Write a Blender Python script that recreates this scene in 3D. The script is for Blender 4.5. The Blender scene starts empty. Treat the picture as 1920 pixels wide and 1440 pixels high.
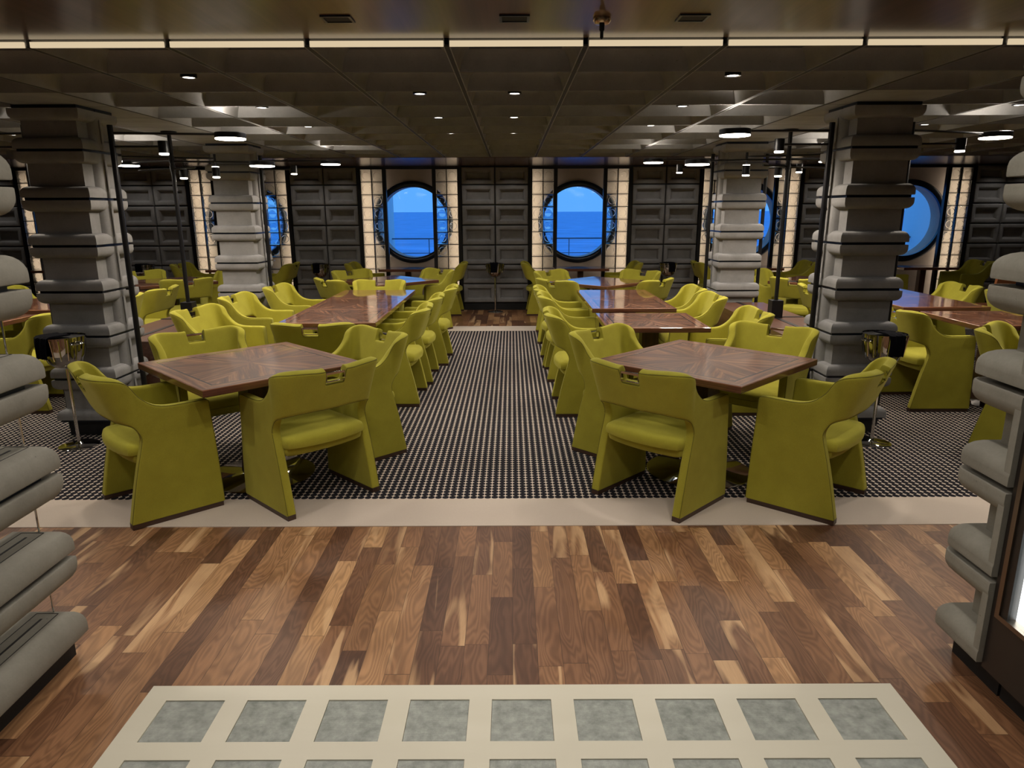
import bpy, bmesh, math, random
from math import radians as R, sin, cos, pi
from mathutils import Vector
random.seed(7)
S = bpy.context.scene
C = S.collection

# ---------------------------------------------------------------- camera, world, exposure
cam = bpy.data.objects.new('camera', bpy.data.cameras.new('camera'))
C.objects.link(cam)
cam.location = (0, 0, 1.68)
cam.rotation_mode = 'QUATERNION'
from mathutils import Quaternion
cam.rotation_quaternion = Quaternion((1, 0, 0), R(90 - 13.95)) @ Quaternion((0, 0, 1), R(-0.2))
cam.data.sensor_width = 36
cam.data.lens = 36 * 1310 / 1920
cam.data.clip_end = 9000
S.camera = cam
S.view_settings.view_transform = 'Standard'
S.view_settings.look = 'None'
S.view_settings.gamma = 1
S.view_settings.use_curve_mapping = False
S.view_settings.exposure = 0.04
S.cycles.use_denoising = True
S.cycles.max_bounces = 8
S.cycles.diffuse_bounces = 4
S.cycles.glossy_bounces = 4
S.cycles.transparent_max_bounces = 16
S.cycles.sample_clamp_indirect = 4
S.cycles.caustics_refractive = False
S.cycles.caustics_reflective = False

W = bpy.data.worlds.new('dusk_sky'); S.world = W; W.use_nodes = True
wn = W.node_tree; wn.nodes.clear()
o_ = wn.nodes.new('ShaderNodeOutputWorld'); b_ = wn.nodes.new('ShaderNodeBackground')
tc = wn.nodes.new('ShaderNodeTexCoord'); sx = wn.nodes.new('ShaderNodeSeparateXYZ'); cr = wn.nodes.new('ShaderNodeValToRGB')
wn.links.new(tc.outputs['Generated'], sx.inputs[0]); wn.links.new(sx.outputs['Z'], cr.inputs[0])
cr.color_ramp.elements[0].position = 0.0; cr.color_ramp.elements[0].color = (.085, .31, .80, 1)
cr.color_ramp.elements[1].position = 0.25; cr.color_ramp.elements[1].color = (.075, .33, .84, 1)
wn.links.new(cr.outputs[0], b_.inputs[0]); b_.inputs[1].default_value = 1.35
wn.links.new(b_.outputs[0], o_.inputs[0])

K_SPOT = 30.0      # watts of a ceiling downlight
K_DISC = 9.0       # watts of a big disc lamp
K_CYL = 3.0        # watts of a small cylinder lamp
K_NICHE = 4.2      # watts of one light strip in a window niche
WARM = (1.0, .925, .84)

# ---------------------------------------------------------------- materials
def mat(name):
    m = bpy.data.materials.new(name); m.use_nodes = True
    nt = m.node_tree; nt.nodes.clear()
    out = nt.nodes.new('ShaderNodeOutputMaterial'); p = nt.nodes.new('ShaderNodeBsdfPrincipled')
    nt.links.new(p.outputs[0], out.inputs[0])
    return m, nt, p, out
def simple(name, col, rough=.6, metal=0.0, spec=.5, coat=0.0):
    m, nt, p, o = mat(name)
    p.inputs['Base Color'].default_value = (*col, 1); p.inputs['Roughness'].default_value = rough
    p.inputs['Metallic'].default_value = metal; p.inputs['Specular IOR Level'].default_value = spec
    p.inputs['Coat Weight'].default_value = coat
    return m
def emis(name, col, s):
    m = bpy.data.materials.new(name); m.use_nodes = True; nt = m.node_tree; nt.nodes.clear()
    out = nt.nodes.new('ShaderNodeOutputMaterial'); e = nt.nodes.new('ShaderNodeEmission')
    e.inputs[0].default_value = (*col, 1); e.inputs[1].default_value = s
    nt.links.new(e.outputs[0], out.inputs[0]); return m
class N:
    """tiny helper for node maths"""
    def __init__(s, nt): s.nt = nt
    def link(s, a, b):
        if isinstance(a, (int, float)): b.default_value = a
        elif isinstance(a, tuple): b.default_value = a
        else: s.nt.links.new(a, b)
    def m(s, op, a, b=0.0, c=None, clamp=False):
        n = s.nt.nodes.new('ShaderNodeMath'); n.operation = op; n.use_clamp = clamp
        s.link(a, n.inputs[0]); s.link(b, n.inputs[1])
        if c is not None: s.link(c, n.inputs[2])
        return n.outputs[0]
    def sep(s, v):
        n = s.nt.nodes.new('ShaderNodeSeparateXYZ'); s.link(v, n.inputs[0]); return n.outputs
    def comb(s, x, y, z=0.0):
        n = s.nt.nodes.new('ShaderNodeCombineXYZ')
        for i, v in enumerate((x, y, z)): s.link(v, n.inputs[i])
        return n.outputs[0]
    def coord(s, k='Object'):
        return s.nt.nodes.new('ShaderNodeTexCoord').outputs[k]
    def noise(s, v, scale=5, detail=3, rough=.5, dist=0.0):
        n = s.nt.nodes.new('ShaderNodeTexNoise'); s.link(v, n.inputs['Vector'])
        n.inputs['Scale'].default_value = scale; n.inputs['Detail'].default_value = detail
        n.inputs['Roughness'].default_value = rough; n.inputs['Distortion'].default_value = dist
        return n.outputs['Fac']
    def white(s, v):
        n = s.nt.nodes.new('ShaderNodeTexWhiteNoise'); n.noise_dimensions = '3D'; s.link(v, n.inputs['Vector']); return n.outputs
    def ramp(s, f, stops, interp='LINEAR'):
        n = s.nt.nodes.new('ShaderNodeValToRGB'); s.link(f, n.inputs[0]); cr = n.color_ramp; cr.interpolation = interp
        while len(cr.elements) < len(stops): cr.elements.new(.5)
        for e, (p, c) in zip(cr.elements, stops): e.position = p; e.color = (*c, 1)
        return n.outputs[0]
    def mix(s, f, a, b, t='MIX'):
        n = s.nt.nodes.new('ShaderNodeMix'); n.data_type = 'RGBA'; n.blend_type = t
        s.link(f, n.inputs[0]); s.link(a, n.inputs[6]); s.link(b, n.inputs[7]); return n.outputs[2]
    def bump(s, h, strength=.3, dist=.01):
        n = s.nt.nodes.new('ShaderNodeBump'); s.link(h, n.inputs['Height'])
        n.inputs['Strength'].default_value = strength; n.inputs['Distance'].default_value = dist
        return n.outputs[0]

def m_floor():
    m, nt, p, o = mat('walnut_planks'); n = N(nt)
    x, y, z = n.sep(n.coord('Object'))
    w = .096; L = .62
    u = n.m('DIVIDE', x, w); row = n.m('FLOOR', u)
    rr = n.white(n.comb(row, 3.7, 0))['Value']
    ln = n.m('MULTIPLY_ADD', n.white(n.comb(row, 9.1, 2))['Value'], .35, .5)
    v = n.m('ADD', n.m('DIVIDE', y, ln), n.m('MULTIPLY', rr, 7.3)); col = n.m('FLOOR', v)
    rnd = n.white(n.comb(row, col, 1.3)); r1 = rnd['Value']
    r2 = n.white(n.comb(row, col, 5.9))['Value']; r3 = n.white(n.comb(row, col, 8.2))['Value']
    off = n.m('MULTIPLY', r1, 40.0)
    gx = n.m('ADD', x, off)
    g0 = n.noise(n.comb(n.m('MULTIPLY', gx, 7.0), n.m('MULTIPLY', y, 1.3), off), 1.3, 2, .4, .25)
    rings = n.m('SINE', n.m('MULTIPLY', g0, 120.0))
    rings = n.m('MULTIPLY_ADD', rings, .5, .5)
    fine = n.noise(n.comb(n.m('MULTIPLY', gx, 260.0), n.m('MULTIPLY', y, 9.0), off), 1.0, 3, .6)
    base = n.ramp(r2, [(0, (.135, .062, .034)), (.3, (.215, .102, .052)), (.6, (.32, .157, .076)), (.85, (.45, .24, .112)), (1, (.62, .36, .17))])
    dark = n.mix(1.0, base, (.52, .50, .50, 1), 'MULTIPLY')
    colr = n.mix(n.m('MULTIPLY', rings, .62), base, dark)
    sap = n.noise(n.comb(n.m('MULTIPLY', gx, 9.0), n.m('MULTIPLY', y, 1.1), off), 1.0, 2, .5, .8)
    sapm = n.m('MULTIPLY', n.m('GREATER_THAN', r3, .45), n.m('MULTIPLY', n.m('SUBTRACT', sap, .54), 14.0, clamp=True), clamp=True)
    colr = n.mix(n.m('MULTIPLY', sapm, .8), colr, (.68, .43, .225, 1))
    colr = n.mix(n.m('MULTIPLY', n.m('SUBTRACT', fine, .35), .9, clamp=True), colr, n.mix(1.0, colr, (.62, .58, .55, 1), 'MULTIPLY'))
    vari = n.noise(n.comb(n.m('MULTIPLY', gx, 5.0), n.m('MULTIPLY', y, 2.2), off), 1.0, 3)
    colr = n.mix(n.m('MULTIPLY', n.m('SUBTRACT', vari, .42), 3.0, clamp=True), colr, n.mix(1.0, colr, (.60, .55, .52, 1), 'MULTIPLY'))
    fu = n.m('FRACT', u); fv = n.m('FRACT', v)
    du = n.m('MINIMUM', fu, n.m('SUBTRACT', 1.0, fu)); dv = n.m('MULTIPLY', n.m('MINIMUM', fv, n.m('SUBTRACT', 1.0, fv)), 6.0)
    gap = n.m('LESS_THAN', n.m('MINIMUM', du, dv), .012)
    colr = n.mix(n.m('MULTIPLY', gap, .65), colr, (.03, .014, .008, 1))
    nt.links.new(colr, p.inputs['Base Color'])
    p.inputs['Roughness'].default_value = .42; p.inputs['Specular IOR Level'].default_value = .35
    nt.links.new(n.bump(n.m('SUBTRACT', fine, gap), .15, .002), p.inputs['Normal'])
    return m
TM = {}
def m_table(hx, hy):
    if (hx, hy) in TM: return TM[(hx, hy)]
    m, nt, p, o = mat('table_veneer'); n = N(nt); TM[(hx, hy)] = m
    x, y, z = n.sep(n.coord('Object'))
    ax = n.m('ABSOLUTE', x); ay = n.m('ABSOLUTE', y)
    mx = n.m('MAXIMUM', ax, ay); mn = n.m('MINIMUM', ax, ay)
    g = n.m('SUBTRACT', n.m('MULTIPLY', mn, .92), n.m('MULTIPLY', mx, .38))
    l = n.m('ADD', n.m('MULTIPLY', mx, .92), n.m('MULTIPLY', mn, .38))
    oct_ = n.m('ADD', n.m('ADD', n.m('SIGN', x), n.m('MULTIPLY', n.m('SIGN', y), 2.0)), n.m('MULTIPLY', n.m('GREATER_THAN', ax, ay), 5.0))
    rim = n.m('MINIMUM', n.m('SUBTRACT', hx, ax), n.m('SUBTRACT', hy, ay))
    inside = n.m('GREATER_THAN', rim, .085)
    ga = n.mix(inside, n.comb(n.m('MULTIPLY', mx, 40.0), n.m('MULTIPLY', mn, 2.0), 4.0), n.comb(n.m('MULTIPLY', g, 34.0), n.m('MULTIPLY', l, 1.6), oct_))
    f = n.noise(ga, 1.0, 4, .6, .3)
    f2 = n.noise(ga, 6.0, 2, .6)
    ff = n.m('ADD', n.m('MULTIPLY', f, .8), n.m('MULTIPLY', f2, .2))
    c = n.ramp(ff, [(.30, (.050, .018, .010)), (.45, (.125, .046, .023)), (.54, (.22, .088, .042)), (.66, (.38, .175, .085))])
    edge = n.m('LESS_THAN', n.m('ABSOLUTE', n.m('SUBTRACT', rim, .088)), .006)
    c = n.mix(edge, c, (.012, .006, .006, 1))
    side = n.m('LESS_THAN', n.sep(nt.nodes.new('ShaderNodeNewGeometry').outputs['Normal'])[2], .5)
    sc = n.ramp(n.noise(n.comb(n.m('MULTIPLY', x, 3.0), n.m('MULTIPLY', y, 3.0), n.m('MULTIPLY', z, 160.0)), 1.0, 3), [(.35, (.07, .024, .014)), (.65, (.16, .06, .032))])
    c = n.mix(side, c, sc)
    nt.links.new(c, p.inputs['Base Color'])
    p.inputs['Roughness'].default_value = .4; p.inputs['Specular IOR Level'].default_value = .25
    p.inputs['Coat Weight'].default_value = 1.0; p.inputs['Coat Roughness'].default_value = .06; p.inputs['Coat IOR'].default_value = 1.45
    return m
def m_carpet():
    m, nt, p, o = mat('dotted_carpet'); n = N(nt)
    x, y, z = n.sep(n.coord('Object'))
    pit = .0424
    fx = n.m('SUBTRACT', n.m('FRACT', n.m('DIVIDE', x, pit)), .5); fy = n.m('SUBTRACT', n.m('FRACT', n.m('DIVIDE', n.m('SUBTRACT', y, 3.9), pit)), .5)
    d = n.m('SQRT', n.m('ADD', n.m('MULTIPLY', fx, fx), n.m('MULTIPLY', n.m('MULTIPLY', fy, fy), .85)))
    wob = n.noise(n.coord('Object'), 160, 2)
    dot = n.m('LESS_THAN', n.m('ADD', d, n.m('MULTIPLY', n.m('SUBTRACT', wob, .5), .05)), .475)
    inb = n.m('MULTIPLY', n.m('GREATER_THAN', y, 3.9), n.m('LESS_THAN', y, 9.91))
    dot = n.m('MULTIPLY', dot, inb)
    nz = n.noise(n.coord('Object'), 700, 2); big = n.noise(n.coord('Object'), 1.2, 2)
    be = n.ramp(n.m('ADD', n.m('MULTIPLY', nz, .7), n.m('MULTIPLY', big, .3)), [(.3, (.52, .43, .35)), (.7, (.74, .64, .54))])
    bk = n.ramp(nz, [(.3, (.006, .006, .010)), (.8, (.03, .028, .034))])
    nt.links.new(n.mix(dot, be, bk), p.inputs['Base Color'])
    p.inputs['Roughness'].default_value = .95; p.inputs['Specular IOR Level'].default_value = .1
    nt.links.new(n.bump(nz, .5, .004), p.inputs['Normal'])
    return m
def m_fabric(name='lime_felt', a=(.285, .256, .024), b=(.435, .398, .046)):
    m, nt, p, o = mat(name); n = N(nt)
    co = n.coord('Object'); f = n.noise(co, 420, 3, .7); g = n.noise(co, 9, 2)
    c = n.ramp(n.m('ADD', n.m('MULTIPLY', f, .7), n.m('MULTIPLY', g, .3)), [(.3, a), (.7, b)])
    nt.links.new(c, p.inputs['Base Color']); p.inputs['Roughness'].default_value = .92
    p.inputs['Specular IOR Level'].default_value = .15
    p.inputs['Sheen Weight'].default_value = .35; p.inputs['Sheen Roughness'].default_value = .5
    p.inputs['Sheen Tint'].default_value = (.9, .85, .3, 1)
    nt.links.new(n.bump(f, .35, .002), p.inputs['Normal'])
    return m
def m_concrete(name, a, b, rough=.85):
    m, nt, p, o = mat(name); n = N(nt)
    co = n.coord('Object'); g = n.noise(co, 4.5, 5, .65); f = n.noise(co, 120, 2)
    pit = n.m('LESS_THAN', n.noise(co, 70, 1), .215)
    c = n.ramp(n.m('ADD', n.m('MULTIPLY', g, .85), n.m('MULTIPLY', f, .15)), [(.3, a), (.7, b)])
    c = n.mix(n.m('MULTIPLY', pit, .5), c, tuple(v * .35 for v in a) + (1,))
    nt.links.new(c, p.inputs['Base Color']); p.inputs['Roughness'].default_value = rough
    p.inputs['Specular IOR Level'].default_value = .3
    nt.links.new(n.bump(n.m('ADD', g, n.m('MULTIPLY', f, .2)), .12, .01), p.inputs['Normal'])
    return m
def m_wood(name, a, b, rough, axis='y', sc=1.0, spec=.5, coat=0.0):
    m, nt, p, o = mat(name); n = N(nt)
    x, y, z = n.sep(n.coord('Object'))
    k = {'x': (1.5, 40, 40), 'y': (40, 1.5, 40), 'z': (40, 40, 1.5)}[axis]
    v = n.comb(n.m('MULTIPLY', x, k[0] * sc), n.m('MULTIPLY', y, k[1] * sc), n.m('MULTIPLY', z, k[2] * sc))
    f = n.noise(v, 1, 4, .6, .2)
    nt.links.new(n.ramp(f, [(.3, a), (.7, b)]), p.inputs['Base Color'])
    p.inputs['Roughness'].default_value = rough; p.inputs['Specular IOR Level'].default_value = spec
    p.inputs['Coat Weight'].default_value = coat; p.inputs['Coat Roughness'].default_value = .15
    return m
def m_glass_block(refract=True):
    m = bpy.data.materials.new('glass_block'); m.use_nodes = True; nt = m.node_tree; nt.nodes.clear(); n = N(nt)
    out = nt.nodes.new('ShaderNodeOutputMaterial')
    t = nt.nodes.new('ShaderNodeBsdfTransparent'); t.inputs[0].default_value = (.97, .985, .96, 1)
    g = nt.nodes.new('ShaderNodeBsdfGlossy'); g.inputs['Roughness'].default_value = .05; g.inputs[0].default_value = (.8, .9, .86, 1)
    lw = nt.nodes.new('ShaderNodeLayerWeight'); fz = n.m('MULTIPLY_ADD', n.m('POWER', lw.outputs['Facing'], 4.0), .8, .035)
    mx = nt.nodes.new('ShaderNodeMixShader'); nt.links.new(fz, mx.inputs[0])
    base = t
    if refract:
        rf = nt.nodes.new('ShaderNodeBsdfRefraction'); rf.inputs['IOR'].default_value = 1.33; rf.inputs['Roughness'].default_value = .02; rf.inputs[0].default_value = (.95, .98, .94, 1)
        m2 = nt.nodes.new('ShaderNodeMixShader'); m2.inputs[0].default_value = .8
        nt.links.new(t.outputs[0], m2.inputs[1]); nt.links.new(rf.outputs[0], m2.inputs[2]); base = m2
    nt.links.new(base.outputs[0], mx.inputs[1]); nt.links.new(g.outputs[0], mx.inputs[2]); nt.links.new(mx.outputs[0], out.inputs[0])
    return m
def m_clear():
    m = m_glass_block(False); m.name = 'clear_glass'
    return m
def m_sea():
    m, nt, p, o = mat('sea_water'); n = N(nt)
    co = n.coord('Object')
    mp = nt.nodes.new('ShaderNodeMapping'); mp.inputs['Scale'].default_value = (.03, .05, 1); nt.links.new(co, mp.inputs[0])
    f = n.noise(mp.outputs[0], 1.2, 8, .65)
    nt.links.new(n.ramp(f, [(.35, (.06, .20, .50)), (.65, (.15, .38, .80))]), p.inputs['Base Color'])
    p.inputs['Roughness'].default_value = .45
    nt.links.new(n.bump(f, .6, 2.0), p.inputs['Normal'])
    return m
def m_tile():
    m, nt, p, o = mat('grey_glass_tile'); n = N(nt)
    co = n.coord('Object'); x, y, z = n.sep(co)
    g = n.noise(co, 22, 5, .7)
    h = n.m('MULTIPLY', n.m('SINE', n.m('MULTIPLY', n.m('ADD', x, y), 900)), n.m('SINE', n.m('MULTIPLY', n.m('SUBTRACT', x, y), 900)))
    f = n.m('ADD', g, n.m('MULTIPLY', h, .06))
    nt.links.new(n.ramp(f, [(.3, (.22, .24, .215)), (.72, (.44, .46, .42))]), p.inputs['Base Color'])
    p.inputs['Roughness'].default_value = .22
    nt.links.new(n.bump(h, .4, .001), p.inputs['Normal'])
    return m

FLOOR = m_floor(); CARPET = m_carpet(); FELT = m_fabric()
BRONZE = simple('brushed_bronze', (.22, .18, .14), .3, 1)
BLACKC = simple('dark_brown_lacquer', (.016, .012, .010), .4)
PIPE = simple('dark_lime_piping', (.14, .125, .012), .9)
CONC = m_concrete('concrete', (.205, .202, .203), (.303, .299, .300))
CONC_LT = m_concrete('pale_concrete', (.200, .188, .155), (.29, .275, .232))
CONC_CEIL = m_concrete('ceiling_concrete', (.222, .222, .222), (.315, .315, .315))
CREAM = m_concrete('cream_plaster', (.40, .345, .30), (.47, .41, .36), .9)
PANELW = m_wood('cream_frame', (.62, .58, .46), (.67, .63, .51), .42, 'x', .1)
SOFFIT = m_wood('walnut_soffit', (.055, .021, .012), (.105, .042, .024), .45, 'y', .5, .2, 1.0)
for nd in SOFFIT.node_tree.nodes:
    if nd.type == 'BSDF_PRINCIPLED': nd.inputs['Coat IOR'].default_value = 1.32; nd.inputs['Coat Roughness'].default_value = .18
DARKW = m_wood('dark_walnut', (.035, .014, .009), (.075, .030, .018), .35, 'z')
BOXW = m_wood('divider_walnut', (.07, .030, .018), (.14, .065, .04), .3, 'y')
RAIL_W = m_wood('chair_rail_walnut', (.035, .018, .012), (.075, .038, .024), .4, 'y')
BLACK = simple('black_metal', (.006, .006, .008), .38, 0, .4)
BLACKM = simple('black_matte', (.006, .006, .007), .7)
NAVY = simple('blue_black_metal', (.010, .016, .028), .28, .3)
CHROME = simple('chrome', (.75, .74, .72), .07, 1)
STEEL = simple('brushed_steel', (.55, .54, .52), .25, 1)
SMOKE = simple('dark_chrome', (.42, .40, .38), .06, 1)
CLOTH = simple('black_cloth', (.0025, .0025, .005), .9, 0, .1)
TAN = simple('tan_leather', (.42, .15, .055), .45)
RAILM = simple('railing_metal', (.16, .24, .34), .5)
BRASS = simple('brass', (.55, .38, .22), .25, 1)
WHITE = simple('white_paint', (.75, .78, .80), .6)
WARM_GLOW = emis('warm_glow', (1, .80, .52), .68)  # emission for the niche strips and the painted light on coffer edges
GLOW = emis('lamp_glow', (1, .90, .76), 14)
GLOW_S = emis('spot_glow', (1, .90, .78), 9)
GLOW_W = emis('display_glow', (.92, .95, 1), 6)
GBLOCK = m_glass_block(); CLEAR = m_clear(); SEA = m_sea(); TILE = m_tile()

# ---------------------------------------------------------------- mesh helpers
class MB:
    def __init__(s): s.v = []; s.f = []
    def add(s, vs, fs):
        k = len(s.v); s.v += [tuple(v) for v in vs]; s.f += [tuple(i + k for i in f) for f in fs]; return s
    def box(s, x0, x1, y0, y1, z0, z1):
        return s.add([(x, y, z) for z in (z0, z1) for y in (y0, y1) for x in (x0, x1)],
                     [(0, 2, 3, 1), (4, 5, 7, 6), (0, 1, 5, 4), (2, 6, 7, 3), (0, 4, 6, 2), (1, 3, 7, 5)])
    def rings(s, rs, cap0=True, cap1=True, close=True):
        n = len(rs[0]); k = len(s.v); s.v += [tuple(p) for r in rs for p in r]
        for i in range(len(rs) - 1):
            for j in range(n if close else n - 1):
                a = k + i * n + j; b = k + i * n + (j + 1) % n
                s.f.append((a, b, b + n, a + n))
        if cap0: s.f.append(tuple(k + j for j in reversed(range(n))))
        if cap1: s.f.append(tuple(k + (len(rs) - 1) * n + j for j in range(n)))
        return s
    def rectloft(s, cx, cy, prof, cap0=True, cap1=True):
        """prof: (half_x, half_y, z)"""
        prof = list(prof)
        if cap1 and min(prof[-1][:2]) > .02: prof.append((prof[-1][0] - .004, prof[-1][1] - .004, prof[-1][2]))
        if cap0 and min(prof[0][:2]) > .02: prof.insert(0, (prof[0][0] - .004, prof[0][1] - .004, prof[0][2]))
        return s.rings([[(cx - a, cy - b, z), (cx + a, cy - b, z), (cx + a, cy + b, z), (cx - a, cy + b, z)] for a, b, z in prof], cap0, cap1)
    def lathe(s, prof, n=24, cx=0, cy=0):
        return s.rings([[(cx + r * cos(2 * pi * j / n), cy + r * sin(2 * pi * j / n), z) for j in range(n)] for r, z in prof])
    def tube(s, pts, r, n=8):
        pts = [Vector(p) for p in pts]; rs = []
        for i, p in enumerate(pts):
            d = (pts[min(i + 1, len(pts) - 1)] - pts[max(i - 1, 0)]).normalized()
            u = d.cross(Vector((0, 0, 1)))
            if u.length < 1e-3: u = d.cross(Vector((0, 1, 0)))
            u.normalize(); w = u.cross(d)
            rs.append([p + (u * cos(2 * pi * j / n) + w * sin(2 * pi * j / n)) * r for j in range(n)])
        return s.rings(rs)
    def mesh(s, name, m, smooth=True, ang=38):
        me = bpy.data.meshes.new(name); me.from_pydata(s.v, [], s.f); me.validate()
        bm = bmesh.new(); bm.from_mesh(me); bmesh.ops.recalc_face_normals(bm, faces=bm.faces); bm.to_mesh(me); bm.free()
        me.materials.append(m)
        if smooth:
            for p in me.polygons: p.use_smooth = True
            me.set_sharp_from_angle(angle=R(ang))
        return me
    def build(s, name, m, parent=None, smooth=True, ang=38):
        o = bpy.data.objects.new(name, s.mesh(name, m, smooth, ang)); C.objects.link(o)
        if parent is not None: o.parent = parent
        return o
def tag(o, label=None, cat=None, group=None, kind=None):
    if label: o['label'] = label
    if cat: o['category'] = cat
    if group: o['group'] = group
    if kind: o['kind'] = kind
    return o
def empty(name, loc, rz=0.0, parent=None):
    o = bpy.data.objects.new(name, None); C.objects.link(o); o.location = loc; o.rotation_euler = (0, 0, rz)
    o.empty_display_size = .1
    if parent is not None: o.parent = parent
    return o
def struct(o): o['kind'] = 'structure'; return o
KIDS = {}
def kids(o):
    return [c for c in list(C.objects) if c.parent == o]
def copy_tree(o, tree, parent=None):
    c = o.copy(); C.objects.link(c); c.parent = parent
    for ch, sub in tree: copy_tree(ch, sub, c)
    return c
def tree_of(o): return [(c, tree_of(c)) for c in kids(o)]
def light(name, kind, loc, power, col=WARM, size=.05, parent=None, rot=(0, 0, 0), spot=None, blend=.6, sx=None, sy=None):
    l = bpy.data.lights.new(name, kind); l.energy = power; l.color = col
    if kind == 'SPOT': l.spot_size = R(spot or 100); l.spot_blend = blend; l.shadow_soft_size = size
    if kind == 'POINT': l.shadow_soft_size = size
    if kind == 'AREA':
        if sx: l.shape = 'RECTANGLE'; l.size = sx; l.size_y = sy
        else: l.shape = 'DISK'; l.size = size
        l.spread = R(spot or 170)
    o = bpy.data.objects.new(name, l); C.objects.link(o); o.location = loc; o.rotation_euler = rot
    if parent is not None: o.parent = parent
    return o

ordn = ['first', 'second', 'third', 'fourth', 'fifth', 'sixth', 'seventh', 'eighth', 'ninth', 'tenth', 'eleventh', 'twelfth', 'thirteenth', 'fourteenth']
AX = -.29; BAY = .629; ROW0 = 3.43; ROWP = .612; NROW = 11; CZ = 2.40
ROWE = ROW0 + NROW * ROWP
XL, XR, YF, YB = -9.8, 9.3, -1.6, 12.55

# ---------------------------------------------------------------- floor
struct(MB().box(XL, XR, YF, 12.6, -.06, 0).build('floor', FLOOR, smooth=False))
cp = MB().box(XL + .6, XR - .6, 3.53, 10.34, 0, .004).build('carpet', CARPET, smooth=False)
tag(cp, 'black dotted carpet with a plain beige border lying under all the tables', 'carpet')

# ---------------------------------------------------------------- coffered ceiling
cm = MB(); backs = MB(); flat = MB()
def coffer(x0, x1, y0, y1, is_flat=False):
    g = .011; x0 += g; x1 -= g; y0 += g * .35; y1 -= g * .35
    cx, cy, hx, hy = (x0 + x1) / 2, (y0 + y1) / 2, (x1 - x0) / 2, (y1 - y0) / 2
    if is_flat:
        cm.box(x0, x1, y0, y1, CZ, CZ + .04); return
    pr = [(0, .145), (0, 0), (.006, 0), (.009, .015), (.016, .042), (.027, .068), (.042, .088), (.058, .098), (.062, .102), (.063, .135)]
    cm.rings([[(cx - hx + i, cy - hy + i, CZ + z), (cx + hx - i, cy - hy + i, CZ + z), (cx + hx - i, cy + hy - i, CZ + z), (cx - hx + i, cy + hy - i, CZ + z)] for i, z in pr], False, False)
kmin, kmax = -15, 15
COLX = (-3.18, 2.60)
for k in range(kmin, kmax):
    x0 = AX + k * BAY; x1 = x0 + BAY
    if x0 < XL or x1 > XR: continue
    for j in range(NROW):
        y0 = ROW0 + j * ROWP; y1 = y0 + ROWP
        fl = k in (-5, 4) and 4.9 < (y0 + y1) / 2 < 8.8
        coffer(x0, x1, y0, y1, fl)
ce = struct(cm.build('ceiling', CONC_CEIL))
sm = MB()
for k in range(kmin, kmax + 1):
    x0 = AX + k * BAY
    if XL < x0 < XR: sm.box(x0 - .0108, x0 + .0108, ROW0, ROWE, CZ - .0005, CZ + .008)
for j in range(1, NROW): sm.box(XL, XR, ROW0 + j * ROWP - .0036, ROW0 + j * ROWP + .0036, CZ - .0003, CZ + .0075)
struct(sm.build('ceiling_seam', BLACKM, ce, False))
struct(MB().box(XL, XR, ROW0 - .4, ROWE + .4, CZ + .146, CZ + .2).build('ceiling_void', BLACKM, ce, False))
struct(MB().box(XL, XR, YF, ROW0 - .045, 2.425, 2.6).build('ceiling_soffit', SOFFIT, ce, False))
struct(MB().box(XL, XR, ROWE + .01, YB, 2.395, 2.6).build('ceiling_soffit', SOFFIT, ce, False))
# emissive strips paint the lit front edges of the first coffers, one per bay
for k in range(-12, 14):
    x0 = AX + k * BAY; x1 = x0 + BAY
    if x0 < XL or x1 > XR: continue
    cxx = (x0 + x1) / 2
    if abs(cxx) > 3.2: continue
    o = MB().box(x0 + .014, x1 - .014, ROW0 - .012, ROW0 - .002, CZ - .002, CZ + .022).build('painted_edge_glow', WARM_GLOW, smooth=False)
    names = {0: 'just right of centre', -1: 'just left of centre'}
    pos = cxx - AX
    n_ = int(abs(pos) // BAY) + 1
    side = 'right' if pos > 0 else 'left'
    tag(o, 'coffer edge with painted glow, %s %s of the centre, along the wood ceiling edge' % (['first', 'second', 'third', 'fourth', 'fifth', 'sixth'][n_ - 1], side), 'light strip', 'painted glow on the coffer edges along the wood ceiling')

# ---------------------------------------------------------------- back wall with panels
PX = -.275; PP = 2.86
WIN = [PX + PP * (i + .5) for i in range(-3, 3)]
GAPS = [2.10, 1.77, 1.44, 1.11, .78, .455, .125]
def wall_panel(mb, x0, x1, z0, z1, y, d=.07):
    """framed concrete panel facing -y, front at y"""
    g = .008; x0 += g; x1 -= g; z0 += g; z1 -= g
    pr = [(0, d), (0, .02), (.004, .009), (.012, .002), (.022, 0), (.044, 0), (.058, .005), (.072, .018), (.081, .038), (.085, .058), (.088, .062), (.098, .062), (.1, .066), (.11, .066)]
    mb.rings([[(x0 + i, y + t, z0 + i), (x1 - i, y + t, z0 + i), (x1 - i, y + t, z1 - i), (x0 + i, y + t, z1 - i)] for i, t in pr], False, True)
wb = struct(empty('wall_back', (0, YB, 0)))
WY = 12.10
edges = []
secs = [(XL, WIN[0] - .864)] + [(WIN[i] + .864, WIN[i + 1] - .864) for i in range(5)] + [(WIN[5] + .864, XR)]
zs = [2.42 - .03] + GAPS
for (a, b) in secs:
    nn = max(1, round((b - a) / .583)); w = (b - a) / nn
    bk = MB().box(a, b, WY + .075, 12.6, 0, 2.5); o = bk.build('panel_backing', NAVY, wb, False); o.location = (0, -YB, 0)
    pb = MB().box(a + .02, b - .02, WY + .03, WY + .08, 0, .115); o = pb.build('baseboard_back', BLACKM, wb, False); o.location = (0, -YB, 0)
    for i in range(nn):
        for j in range(len(zs) - 1):
            mb = MB(); wall_panel(mb, a + i * w, a + (i + 1) * w, zs[j + 1], zs[j], WY)
            o = mb.build('wall_panel', CONC, wb); o.location = (0, -YB, 0)

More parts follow.
